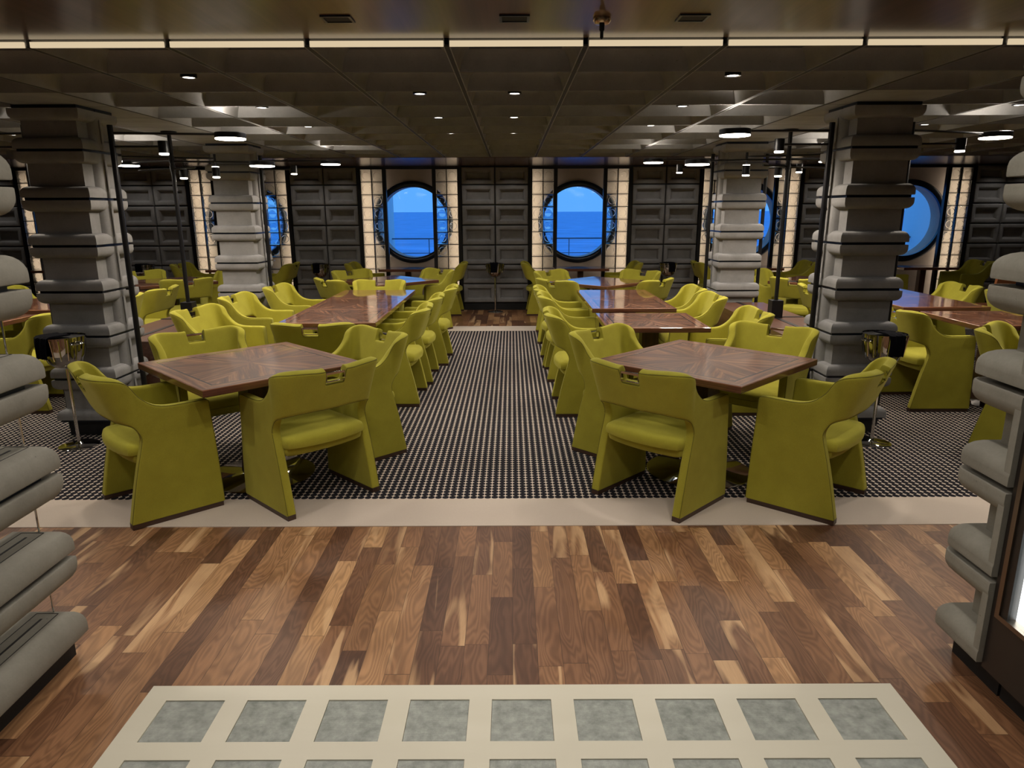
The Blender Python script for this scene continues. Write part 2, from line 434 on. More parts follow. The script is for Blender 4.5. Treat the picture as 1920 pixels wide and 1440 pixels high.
# windows: niche, wall with round opening, ring, glass, posts
WZ = 1.48; WR_ = .60; WRO = .695
for wi, cx in enumerate(WIN):
    w = struct(empty('window_%d' % (wi + 1), (cx, 12.5, 0)))
    # niche back wall with a round hole
    n = 64; mb = MB(); hx = .864; z0, z1 = 0.0, 2.40
    circ = [(WR_ * cos(2 * pi * j / n + pi / 4), WZ + WR_ * sin(2 * pi * j / n + pi / 4)) for j in range(n)]
    rect = []
    for (x, z) in circ:
        dx, dz = x, z - WZ
        t = min((hx / abs(dx)) if abs(dx) > 1e-6 else 9e9, ((z1 - WZ) / dz) if dz > 1e-6 else (((z0 - WZ) / dz) if dz < -1e-6 else 9e9))
        rect.append((dx * t, WZ + dz * t))
    # put exact corners in
    for (X, Z) in ((hx, z1), (-hx, z1), (-hx, z0), (hx, z0)):
        kx = min(range(n), key=lambda q: (rect[q][0] - X) ** 2 + (rect[q][1] - Z) ** 2); rect[kx] = (X, Z)
    mb.rings([[(x, 0, z) for x, z in rect], [(x, 0, z) for x, z in circ], [(x, .30, z) for x, z in circ]], False, False)
    mb.build('niche_wall', CREAM, w)
    mb = MB(); mb.box(-hx, -hx + .01, -.34, 0, 0, 2.4); mb.box(hx - .01, hx, -.34, 0, 0, 2.4)
    mb.build('niche_side', CREAM, w, False)
    rb = MB(); ring = []
    prof = [(WR_ - .002, .02), (WR_ - .002, -.035), (WR_ + .02, -.05), (WRO - .02, -.05), (WRO, -.035), (WRO, .0)]
    rb.rings([[(r * cos(2 * pi * j / n), y, WZ + r * sin(2 * pi * j / n)) for j in range(n)] for r, y in prof], False, False)
    rb.build('window_ring', NAVY, w)
    gl = MB().rings([[(WR_ * cos(2 * pi * j / n), .1, WZ + WR_ * sin(2 * pi * j / n)) for j in range(n)]], False, True)
    gl.build('window_pane', CLEAR, w, False)
    for sgn in (-1, 1):
        MB().box(min(sgn * .384, sgn * .440), max(sgn * .384, sgn * .440), -.40, -.33, 0, 2.36).build('window_post', BLACK, w, False)
        MB().box(min(sgn * .812, sgn * .864), max(sgn * .812, sgn * .864), -.40, -.33, 0, 2.36).build('window_post', BLACK, w, False)
    MB().box(-.864, .864, -.40, -.33, 2.352, 2.395).build('window_header', BLACK, w, False)
    wname = ['leftmost', 'second from left', 'third from left', 'fourth from left', 'fifth from left', 'rightmost'][wi]
    # light strips inside the niche behind the outer posts
    for sgn in (-1, 1):
        st = MB().box(sgn * .838 - .012, sgn * .838 + .012, -.325, -.31, .1, 2.3).build('niche_light', WARM_GLOW, w, False)
        light('niche_lamp', 'AREA', (sgn * .77, -.20, 1.2), K_NICHE, (1, .84, .66), parent=w, rot=(R(90), 0, 0), sx=.05, sy=2.1)
    # glass block screens
    for sgn in (-1, 1):
        sc_ = empty('glass_block_screen', (cx + sgn * .626, 12.13, 0))
        tag(sc_, 'screen of square glass blocks on the %s side of the %s round window' % ('left' if sgn < 0 else 'right', wname), 'glass block screen', 'glass block screens beside the round windows')
        fr = MB()
        bw = .186; bh = .205; top = 2.352
        for i in range(3): fr.box(-bw + i * bw - .008, -bw + i * bw + .008, -.02, .06, .09, top)
        for j in range(12): fr.box(-bw, bw, -.02, .06, top - j * bh - .006, top - j * bh + .006)
        fr.build('screen_frame', BLACK, sc_, False)
        for i in range(2):
            for j in range(11):
                x0 = -bw + i * bw + .007; x1 = x0 + bw - .014; zt = top - j * bh - .006; zb = zt - bh + .012
                if 'GB' not in KIDS:
                    g = MB(); hx_, hz_ = (x1 - x0) / 2, (zt - zb) / 2
                    n2 = 24
                    def sq(k, a, b):
                        t = 2 * pi * k / n2 + pi / 4; c_, s_ = cos(t), sin(t); m_ = max(abs(c_), abs(s_)); return (a * c_ / m_, b * s_ / m_)
                    rg = []
                    for (f, y, cir) in ((1.0, .05, 0), (1.0, .0, 0), (.95, -.016, 0), (.88, -.018, 0), (.85, -.006, .1), (.78, -.005, .8), (.74, -.005, 1), (.71, -.018, 1), (.66, -.020, 1), (.62, -.010, 1), (.3, -.013, 1), (.02, -.014, 1)):
                        pts = []
                        for k in range(n2):
                            a_, b_2 = sq(k, hx_ * f, hz_ * f); t = 2 * pi * k / n2 + pi / 4
                            ca, cb = min(hx_, hz_) * f * cos(t), min(hx_, hz_) * f * sin(t)
                            pts.append((a_ * (1 - cir) + ca * cir, y, b_2 * (1 - cir) + cb * cir))
                        rg.append(pts)
                    g.rings(rg, False, True)
                    KIDS['GB'] = g.mesh('glass_block', GBLOCK, True, 60)
                o = bpy.data.objects.new('glass_block', KIDS['GB']); C.objects.link(o); o.parent = sc_
                o.location = ((x0 + x1) / 2, 0, (zt + zb) / 2)

# outer shell walls (sides, behind the camera)
struct(MB().box(XL - .1, XL, YF, 12.6, 0, 2.6).build('wall_left', CONC, smooth=False))
struct(MB().box(XR, XR + .1, YF, 12.6, 0, 2.6).build('wall_right', CONC, smooth=False))
struct(MB().box(XL, XR, YF - .1, YF, 0, 2.6).build('wall_front', CONC, smooth=False))

# outside: deck, rail, partition, sea
struct(MB().box(-14, 14, 12.9, 14.2, -.2, -.05).build('deck_outside', WHITE, smooth=False))
t = empty('ship_railing', (0, 14, 0)); tag(t, 'thin metal ship railing seen through the round windows against the sea', 'railing')
MB().box(-12, 12, -.03, .03, 1.135, 1.16).build('top_rail', RAILM, t, False)
MB().box(-12, 12, -.008, .008, .86, .875).build('lower_rail', RAILM, t, False)
for x in (-10.2, -7.4, -4.5, -1.62, 1.13, 4.1, 7.0, 9.8): MB().box(x - .008, x + .008, -.01, .01, -.05, 1.14).build('rail_post', RAILM, t, False)
for x in (-2.42, 7.9):
    t = MB().box(x - .08, x + .08, 13.4, 14.3, -.05, 2.9).build('deck_partition', WHITE, smooth=False)
    tag(t, 'white deck partition outside the %s round window' % ('third-from-left' if x < 0 else 'rightmost'), 'partition')
sea = MB(); sea.add([(-6000, 20, -14), (6000, 20, -14), (6000, 8000, -14), (-6000, 8000, -14)], [(0, 1, 2, 3)])
o = sea.build('sea', SEA, smooth=False); tag(o, 'calm blue sea outside the round windows', 'sea', kind='stuff')

# ---------------------------------------------------------------- columns
def quarter(off, z0, z1, up=True, n=6):
    """profile (offset, z) of a quarter-round bulge: flat at the gap, rounded away from it"""
    pts = []
    for i in range(n + 1):
        a = i / n * pi / 2
        pts.append((off * cos(a) ** .8 if cos(a) > 0 else 0, z0 + (z1 - z0) * (.38 + .62 * sin(a))))
    return [(off * .985, z0), (off, z0 + (z1 - z0) * .08), (off, z0 + (z1 - z0) * .12), (off, z0 + (z1 - z0) * .36)] + pts + [(0, z1 + .003)]
def column_tier(a, zlo, zhi, bottom=True, top=True, half=False):
    g = .0095; off = .052; bh = .078
    pr = []
    if bottom: pr += quarter(off, zlo + g, zlo + g + bh)
    else: pr += [(0, zlo + g)]
    if top: pr += list(reversed([(o, zhi - g - (z - (zlo + g))) for o, z in quarter(off, zlo + g, zlo + g + bh)])) if True else []
    else: pr += [(0, zhi - g)]
    mb = MB(); mb.rectloft(0, 0, [(a + o, a + o, z) for o, z in pr])
    # vertical rims beside the seam on the two side faces
    for sx in (-1, 1):
        for sy in (-1, 1):
            prof = [(0.0075, 0), (0.0075, off), (.028, off), (.048, off * .85), (.064, off * .5), (.072, 0)]
            z0, z1 = zlo + g + .03, zhi - g - .03
            ring = lambda z: [(sx * (a - .002 + o), sy * y, z) for y, o in prof]
            mb.rings([ring(z0), ring(z1)])
    return mb
def column(x, y, label, a=.194, H=2.40):
    t = empty('column', (x, y, 0)); tag(t, label, 'column', 'concrete columns between the table rows')
    MB().box(-a - .0, a + .0, -a, a, 0, .122).build('plinth', BLACKM, t, False)
    MB().box(-a - .03, a + .03, -a - .03, a + .03, .124, 2.395).mesh  # noqa
    core = MB()
    for zg in GAPS: core.box(-a - .035, a + .035, -a - .035, a + .035, zg - .0088, zg + .0088)
    core.box(-a - .03, a + .03, -a - .03, a + .03, 2.376, 2.40)
    core.box(-a - .035, a + .035, -.0065, .0065, .13, 2.39)
    core.build('metal_core', NAVY, t, False)
    lv = [2.385] + GAPS
    for j in range(len(lv) - 1):
        column_tier(a, lv[j + 1], lv[j]).build('concrete_block', CONC, t)
    return t
column(-3.225, 5.36, 'stacked rounded concrete column nearest on the left, black bowl stand in front')
column(2.61, 5.36, 'stacked rounded concrete column nearest on the right, beside the right front table')
column(-3.115, 8.26, 'farther left concrete column near the window wall')
column(2.585, 8.26, 'farther right concrete column near the window wall')

# low walnut divider boxes between the columns
for cx, nm in ((-3.17, 'left'), (2.59, 'right')):
    t = empty('divider_box', (cx, 6.81, .004)); tag(t, 'low walnut divider box with black inlay, standing between the two %s columns' % nm, 'divider', 'walnut divider boxes')
    MB().box(-.29, .29, -1.18, 1.18, 0, .645).build('box_body', BOXW, t, False)
    MB().box(-.02, .02, -1.18, 1.18, .645, .649).build('inlay_strip', BLACK, t, False)
    MB().box(-.29, .29, .03, .07, .645, .650).build('inlay_strip', BLACK, t, False)
    MB().box(-.295, .295, -1.185, 1.185, 0, .05).build('box_plinth', BLACKM, t, False)

# ---------------------------------------------------------------- foreground openwork screen (left)
def bar(mb, x0, x1, y0, y1, z0, z1, up=True):
    """long concrete bar, flat on the gap side, rounded on the other"""
    h = z1 - z0; rx = .052
    cx, cy, hx, hy = (x0 + x1) / 2, (y0 + y1) / 2, (x1 - x0) / 2, (y1 - y0) / 2
    pr = [(0.003, 0), (0, .05)] + [(rx * (1 - cos(a)), .32 + .68 * sin(a)) for a in [i / 6 * pi / 2 for i in range(7)]]
    ring = []
    for i, f in pr:
        z = z0 + h * f if up else z1 - h * f
        ring.append((hx - i, hy - i, z))
    mb.rectloft(cx, cy, ring)
t = empty('openwork_screen', (-1.72, 1.3, 0)); tag(t, 'openwork screen of horizontal rounded concrete bars at the left foreground', 'screen')
sxx, syy = -1.72, 1.3
Y0, Y1 = -.3 - syy, 2.345 - syy
MB().box(-.055, .012, Y0, 2.43 - syy - .03, 0, .128).build('plinth', BLACKM, t, False)
xa, xb = -.125, .100
mb = MB(); bar(mb, xa, xb, Y0, Y1 + .02, .13, .235); mb.build('concrete_bar', CONC_LT, t)
for gz in GAPS[:-1]:
    mb = MB(); bar(mb, xa, xb, Y0, Y1 + .02, gz + .011, gz + .105); mb.build('concrete_bar', CONC_LT, t)
    mb = MB(); bar(mb, xa, xb, Y0, Y1 + .02, gz - .105, gz - .011, False); mb.build('concrete_bar', CONC_LT, t)
    MB().box(xa + .02, xb - .03, Y0, Y1 - .05, gz - .0112, gz + .0112).build('bar_spacer', NAVY, t, False)
mb = MB(); bar(mb, xa, xb, Y0, Y1 + .02, 2.27, 2.37, False); mb.build('concrete_bar', CONC_LT, t)
MB().box(xa + .02, xb - .02, Y0, Y1 - .02, 2.37, 2.42).build('bar_spacer', NAVY, t, False)
il = MB()
for z in [.235] + [g + .105 for g in GAPS[:-1]]:
    for dx in (-.045, .035): il.box(dx - .0012, dx + .0012, Y0, Y1 - .035, z - .001, z + .0012)
    il.box(-.045, .035, Y1 - .036, Y1 - .034, z - .001, z + .0012)
    il.box(-.009, -.001, Y0, Y1 - .07, z - .001, z + .0012)
il.build('inlay_line', BLACKM, t, False)
for yy in (2.32, 1.2):
    zl = [.235] + [g + .105 for g in reversed(GAPS[:-1])]; zu = [g - .105 for g in reversed(GAPS[:-1])] + [2.27]
    for a, b in zip(zl, zu): MB().tube([(.012, yy - syy, a - .002), (.012, yy - syy, b + .002)], .0035, 8).build('metal_rod', CHROME, t)

# right foreground: concrete end column and display cabinet
t = empty('end_column', (1.80, 2.27, 0)); tag(t, 'concrete end column with stepped bulges at the right foreground edge', 'column')
MB().box(-.082, .5, -.13, .13, 0, .125).build('plinth', BLACKM, t, False)
mbk = MB()
for zg in GAPS: mbk.box(-.09, .5, -.10, .11, zg - .0112, zg + .0112)
mbk.box(-.05, .5, -.10, .10, .13, 2.42); mbk.build('metal_core', NAVY, t, False)
lv = [2.41] + GAPS
for j in range(len(lv) - 1):
    zlo, zhi = lv[j + 1], lv[j]; g = .012; off = .092; bh = .090; mb = MB()
    q = quarter(off, zlo + g, zlo + g + bh); q2 = list(reversed([(o, zhi - g - (z - (zlo + g))) for o, z in q]))
    # body rectangle: x from -.09 (shaft face) to .5, y -.115..+.085 ; bulge pushes -x and +y
    rs = []
    for o, z in q + q2:
        rr = .010 + o * .5
        rs.append([(-.085 - o, -.128, z), (.5, -.128, z), (.5, .065 + o, z)] + [(-.085 - o + rr - rr * sin(a), .065 + o - rr + rr * cos(a), z) for a in [i / 6 * pi / 2 for i in range(7)]])
    mb.rings(rs)
    prof = [(-.1286, 0), (-.1286, off), (-.100, off), (-.080, off * .85), (-.062, off * .5), (-.055, 0)]
    mb.rings([[(-.083 - o, y, z) for y, o in prof] for z in (zlo + g + .03, zhi - g - .03)])
    mb.build('concrete_block', CONC_LT, t)
t = empty('display_cabinet', (2.1, 1.1, 0)); tag(t, 'dark display cabinet with a bright lit glass front at the right edge', 'cabinet')
X0 = 1.642 - 2.1; YE = 2.138 - 1.1
MB().box(X0 + .08, .4, -1.6, YE - .005, 0, .12).build('plinth', BLACKM, t, False)
b = MB(); b.box(X0, X0 + .03, -1.6, YE, .125, .335); b.box(X0, X0 + .03, YE - .024, YE, .335, 2.42); b.box(X0, X0 + .03, -1.6, YE - .024, 2.2, 2.42)
b.box(X0 + .3, .4, -1.6, YE, .125, 2.42); b.box(X0 + .03, .3, YE - .015, YE, .125, 2.42); b.box(X0 + .03, X0 + .3, -1.6, YE - .015, .125, .29)
b.box(X0 + .001, X0 + .032, YE - .074, YE - .044, .335, 2.2)
b.build('cabinet_body', BLACKC, t, False)
ya = YE - .024; f = MB(); f.box(X0 - .006, X0 + .03, -1.5, ya, .335, .352); f.box(X0 - .006, X0 + .03, ya - .020, ya, .352, 2.2); f.box(X0 - .006, X0 + .03, -1.5, ya, 2.18, 2.2)
f.build('display_frame', BRONZE, t, False)
MB().box(X0 + .006, X0 + .010, -1.48, ya - .050, .352, 2.18).build('display_glass', CLEAR, t, False)
MB().box(X0 + .034, X0 + .058, .940, .975, .337, 2.15).build('light_tube', GLOW_W, t, False)
MB().box(X0 + .03, X0 + .29, -1.4, ya, .325, .334).build('display_shelf', STEEL, t, False)

# ---------------------------------------------------------------- cream floor panel with glass tiles
t = empty('floor_light_panel', (0.03, 1.0, 0)); tag(t, 'cream floor panel with rows of square grey glass tiles in the foreground', 'floor panel')
xs = [-1.2225 - .03 + .287 * i for i in range(9)]; w_ = .208
ys = [1.922 - .276 * i - 1.0 for i in range(8)]
fm = MB(); cols = [-1.335] + [v for x in xs for v in (x, x + w_)] + [1.34]; rows = [ys[-1] - .07] + [v for y in reversed(ys) for v in (y, y + .2)] + [1.20]
for i in range(len(cols) - 1):
    for j in range(len(rows) - 1):
        if not (i % 2 == 1 and j % 2 == 1): fm.box(cols[i], cols[i + 1], rows[j], rows[j + 1], 0, .008)
fm.build('panel_frame', PANELW, t, False)
for x in xs:
    for y in ys: MB().box(x + .001, x + w_ - .001, y + .001, y + .199, 0, .004).build('glass_tile', TILE, t, False)

# ---------------------------------------------------------------- ceiling fittings near the camera
for i, x in enumerate((-.69, .015, .725)):
    t = empty('ceiling_vent', (x, 3.055, 2.425)); tag(t, ['left', 'middle', 'right'][i] + ' small black rectangular recessed fitting in the wood ceiling', 'ceiling fitting', 'black fittings in the wood ceiling')
    b = MB(); b.box(-.06, .06, -.05, -.04, -.006, 0); b.box(-.06, .06, .04, .05, -.006, 0); b.box(-.06, -.05, -.04, .04, -.006, 0); b.box(.05, .06, -.04, .04, -.006, 0)
    b.build('fitting_frame', NAVY, t, False)
    MB().box(-.05, .05, -.04, .04, -.003, 0).build('fitting_insert', BLACKM, t, False)
t = empty('sprinkler', (.365, 3.06, 2.425)); tag(t, 'small brass ceiling sprinkler head under the wood ceiling', 'sprinkler')
MB().lathe([(.036, 0), (.036, -.012), (.028, -.022), (.012, -.024), (.011, -.024)], 12).build('escutcheon', BRASS, t)
MB().lathe([(.011, -.022), (.011, -.045), (.007, -.05), (.007, -.072), (.003, -.078)], 12).build('nozzle', BLACK, t)
# recessed downlights of the wood ceiling, above and behind the camera; two out-of-view ones added to light the columns
dlw = ['ahead on the left', 'straight ahead', 'ahead on the right', 'overhead on the left', 'overhead on the right', 'beyond the left screen', 'beyond the right cabinet', 'far left overhead', 'far right overhead', 'behind the viewer', 'added to light the left column', 'added to light the right column', 'in the aisle line']
for i, (x, y) in enumerate([(-1.0, 2.3), (.0, 1.9), (1.05, 2.3), (-.9, .6), (1.0, .6), (-3.2, 2.6), (3.4, 2.6), (-2.9, .6), (3.0, .6), (0, -.5), (-2.45, 2.62), (2.3, 2.62), (-.35, 2.62)]):
    t = empty('downlight', (x, y, 2.425)); tag(t, 'small round downlight in the wood ceiling over the foreground, ' + dlw[i], 'downlight', 'downlights of the wood ceiling')
    MB().lathe([(.04, 0), (.04, -.004), (.03, -.004)], 16).build('trim_ring', BLACK, t)
    MB().lathe([(.028, -.0045), (.028, -.0055)], 16).build('diffuser', GLOW_S, t)
    light('downlight_lamp', 'SPOT', (0, 0, -.02), K_SPOT * 1.15, WARM, .04, t, spot=155, blend=1.0)

for i, x in enumerate([WIN[q] + dx for q in range(6) for dx in (-1.72, -1.14)] + [WIN[5] + 1.14, WIN[5] + 1.72]):
    t = empty('wall_washer', (x, 11.72, 2.395)); tag(t, 'small dark recessed downlight in the far wood ceiling, %s from the left wall' % ordn[i], 'downlight', 'downlights in front of the panelled wall')
    MB().lathe([(.045, 0), (.045, -.004), (.034, -.004), (.034, -.001), (.01, -.001)], 16).build('trim_ring', BLACK, t)
    light('washer_lamp', 'SPOT', (0, 0, -.01), K_SPOT * .16, WARM, .03, t, rot=(R(6), 0, 0), spot=120, blend=.8)
# coffer downlights
DL = []
for j in range(1, NROW):
    cy = ROW0 + (j + .5) * ROWP
    ks = (-3, 2, 6, -7) if j % 2 == 1 else (-1, 0, 5 if j > 7 else 7, -8)
    for k in ks:
        if j == 1 and k in (6, -7): continue
        DL.append((AX + (k + .5 - (0 if True else 0)) * BAY, cy, j, k))
pm_ring = MB().lathe([(.046, .115), (.046, .03), (.034, .03), (.034, .036)], 16).mesh('lamp_housing', BLACK)
pm_disc = MB().lathe([(.033, .0335), (.033, .0325)], 16).mesh('diffuser', GLOW_S)
for (x, y, j, k) in DL:
    t = empty('spotlight', (x, y, CZ)); tag(t, 'round spotlight in coffer row %d from the front, %s coffer %s of centre' % (j + 1, ordn[k if k >= 0 else -k - 1], 'right' if k >= 0 else 'left'), 'spotlight', 'spotlights in the coffered ceiling')
    for nm, me in (('lamp_housing', pm_ring), ('diffuser', pm_disc)):
        o = bpy.data.objects.new(nm, me); C.objects.link(o); o.parent = t
    light('spot_lamp', 'SPOT', (0, 0, .025), K_SPOT, WARM, .04, t, spot=145, blend=.9)

# ---------------------------------------------------------------- arm lamps
def disc_head(parent, p, r=.112):
    o = MB().lathe([(r * .95, .022), (r, .018), (r, -.016), (r * .985, -.018)], 32).build('disc_lamp', BLACK, parent); o.location = p
    MB().lathe([(r * .97, -.0181), (r * .97, -.026), (r * .9, -.028)], 32).build('diffuser', GLOW, o)
    light('disc_light', 'AREA', (0, 0, -.032), K_DISC, (1, .88, .74), r * 1.9, o)
    light('disc_uplight', 'AREA', (0, 0, .026), K_DISC * .45, (1, .88, .74), r * 1.5, o, rot=(pi, 0, 0))
def cyl_head(parent, p, up=False):
    o = MB().lathe([(.033, .04), (.035, .038), (.035, -.045), (.034, -.046)], 20).build('cylinder_lamp', BLACK, parent); o.location = p
    MB().lathe([(.033, -.0461), (.033, -.056), (.029, -.058)], 20).build('diffuser', GLOW, o)
    if up: MB().lathe([(.032, .041), (.032, .047)], 20).build('diffuser', GLOW, o)
    light('cylinder_light', 'AREA', (0, 0, -.062), K_CYL, (1, .86, .70), .06, o)
def arm(parent, a, b, r=.0085): MB().tube([a, b], r, 8).build('lamp_arm', BLACK, parent)
def pole_lamp(x, y, s, label, zt=2.29, sec=True, dy=0.0, ln=.70):
    """slim pole on a column side, s = +1 arms towards +x"""
    t = empty('wall_pole_lamp', (x, y, 0)); tag(t, label, 'pole lamp', 'slim pole lamps on the columns')
    MB().tube([(0, 0, .005), (0, 0, zt)], .020, 12).build('pole', BLACK, t)
    arm(t, (0, 0, zt - .055), (s * (ln - .05), dy, zt - .055)); disc_head(t, (s * ln, dy, zt - .065))
    arm(t, (0, 0, zt - .15), (s * .37, 0, zt - .15)); cyl_head(t, (s * .37, 0, zt - .15))
    for z in GAPS[1:6:2]: MB().box(-s * .04 if s > 0 else 0, 0 if s > 0 else .04, -.008, .008, z - .008, z + .008).build('clamp', BLACK, t, False)
pole_lamp(-2.905, 5.36, 1, 'black pole lamp on the aisle side of the near left column', dy=.12, ln=.82)
pole_lamp(2.325, 5.36, -1, 'black pole lamp on the aisle side of the near right column', dy=.0, ln=.70)
pole_lamp(-3.53, 5.36, -1, 'black pole lamp on the outer side of the near left column', dy=.1)
pole_lamp(2.905, 5.36, 1, 'black pole lamp on the outer side of the near right column', dy=.25, ln=.78)
pole_lamp(-2.83, 8.26, 1, 'black pole lamp on the aisle side of the far left column', dy=.2, ln=.74)
pole_lamp(2.275, 8.26, -1, 'black pole lamp on the aisle side of the far right column', dy=.1, ln=.65)
pole_lamp(2.89, 8.26, 1, 'black pole lamp on the outer side of the far right column')
def tree_lamp(x, s, label):
    y = 6.84
    t = empty('pole_lamp', (x, y, .65)); tag(t, label, 'pole lamp', 'tall branching lamps on the divider boxes')
    MB().tube([(0, 0, .0), (0, 0, CZ - .65)], .019, 12).build('pole', BLACK, t)
    MB().box(-.055, .055, -.055, .055, 0, .17).build('base_box', BLACK, t, False)
    MB().lathe([(.07, CZ - .65), (.07, CZ - .668), (.03, CZ - .67)], 20).build('ceiling_plate', BLACK, t)
    for z in (1.50, 1.42): MB().tube([(0, 0, z - .03), (0, 0, z + .03)], .025, 12).build('collar', BLACK, t)
    h = 1.52
    arm(t, (-s * .42, -.15, h), (s * .34, .15, h)); cyl_head(t, (-s * .42, -.15, h + .01)); cyl_head(t, (s * .34, .15, h - .12), True)
    MB().tube([(s * .34, .15, h + .04), (s * .34, .15, h - .08)], .012, 8).build('drop_stem', BLACK, t)
    h = 1.485
    arm(t, (-s * .70, .55, h + .03), (s * .0, .0, h)); disc_head(t, (-s * .72, .58, h + .02))
    arm(t, (0, 0, h), (s * .84, -.10, h - .015)); disc_head(t, (s * .88, -.12, h - .03))
    h = 1.42
    arm(t, (-s * .5, .35, h), (s * .30, -.2, h)); cyl_head(t, (s * .04, .12, h - .03))
    arm(t, (0, 0, h), (s * .04, .12, h))
tree_lamp(-3.17, 1, 'tall black branching lamp standing on the left divider box')
tree_lamp(2.59, -1, 'tall black branching lamp standing on the right divider box')

# ---------------------------------------------------------------- tables
def table(x, y, hs, rz, label, group, hy=None, leg=.09, base=.34):
    hy = hy or hs
    t = empty('dining_table', (x, y, .004 if y < 10.3 else 0), rz); tag(t, label, 'table', group)
    th = .042; mb = MB(); e = .004
    mb.rectloft(0, 0, [(hs - e, hy - e, .75 - th), (hs, hy, .75 - th + e), (hs, hy, .75 - e), (hs - e, hy - e, .75)])
    mb.build('tabletop', m_table(hs, hy), t, False)
    MB().rectloft(0, 0, [(leg, leg, .02), (leg * .8, leg * .8, .3), (leg * .8, leg * .8, .708)]).build('table_leg', DARKW, t, False)
    MB().lathe([(base, 0), (base, .006), (base * .97, .010), (leg * 1.5, .022), (leg * 1.45, .024)], 40).build('table_base', SMOKE, t)
table(-1.648, 4.32, .508, R(45), 'square walnut table turned diagonally, nearest on the left', 'diagonal square tables')
table(1.235, 4.36, .505, R(45), 'square walnut table turned diagonally, nearest on the right', 'diagonal square tables')
for i, (y, nm) in enumerate(((6.335, 'near end'), (7.185, 'middle'), (8.035, 'far end'))):
    table(-1.585, y, .424, 0, 'square walnut table, %s of the pushed-together row left of the aisle' % nm, 'row tables left of the aisle', base=.28)
table(1.195, 6.02, .42, 0, 'single square walnut table behind the right front table', 'row tables right of the aisle', base=.28)
table(1.19, 7.16, .41, 0, 'square walnut table, nearer of the joined pair right of the aisle', 'row tables right of the aisle', base=.28)
table(1.19, 7.98, .41, 0, 'square walnut table, farther of the joined pair right of the aisle', 'row tables right of the aisle', base=.28)
table(-1.72, 9.72, .505, R(45), 'diagonal walnut table at the far end left of the aisle', 'diagonal square tables')
table(1.19, 9.45, .50, R(45), 'diagonal walnut table at the far end right of the aisle', 'diagonal square tables')
table(4.2, 4.2, .50, R(45), 'diagonal walnut table at the right edge, hidden behind the end column', 'diagonal square tables')
for wx, nm in ((-1.73, 'third'), (1.15, 'fourth'), (4.015, 'fifth'), (6.875, 'sixth'), (-4.565, 'second'), (-7.425, 'first')):
    table(wx, 11.82, .45, 0, 'small walnut table under the %s round window from the left' % nm, 'window tables', hy=.27, leg=.06, base=.22)
for y, nm in ((6.07, 'near'), (7.2, 'middle'), (8.05, 'far')):
    table(-4.85, y, .42, 0, 'walnut table in the outer left row, %s one' % nm, 'outer left row tables', base=.28)
    table(4.24, y, .425, 0, 'walnut table in the outer right row beyond the column, %s one' % nm, 'outer right row tables', base=.28)
table(-4.74, 9.66, .50, R(45), 'diagonal walnut table far left behind the left columns', 'diagonal square tables')
table(4.14, 9.42, .50, R(45), 'diagonal walnut table far right behind the right columns', 'diagonal square tables')

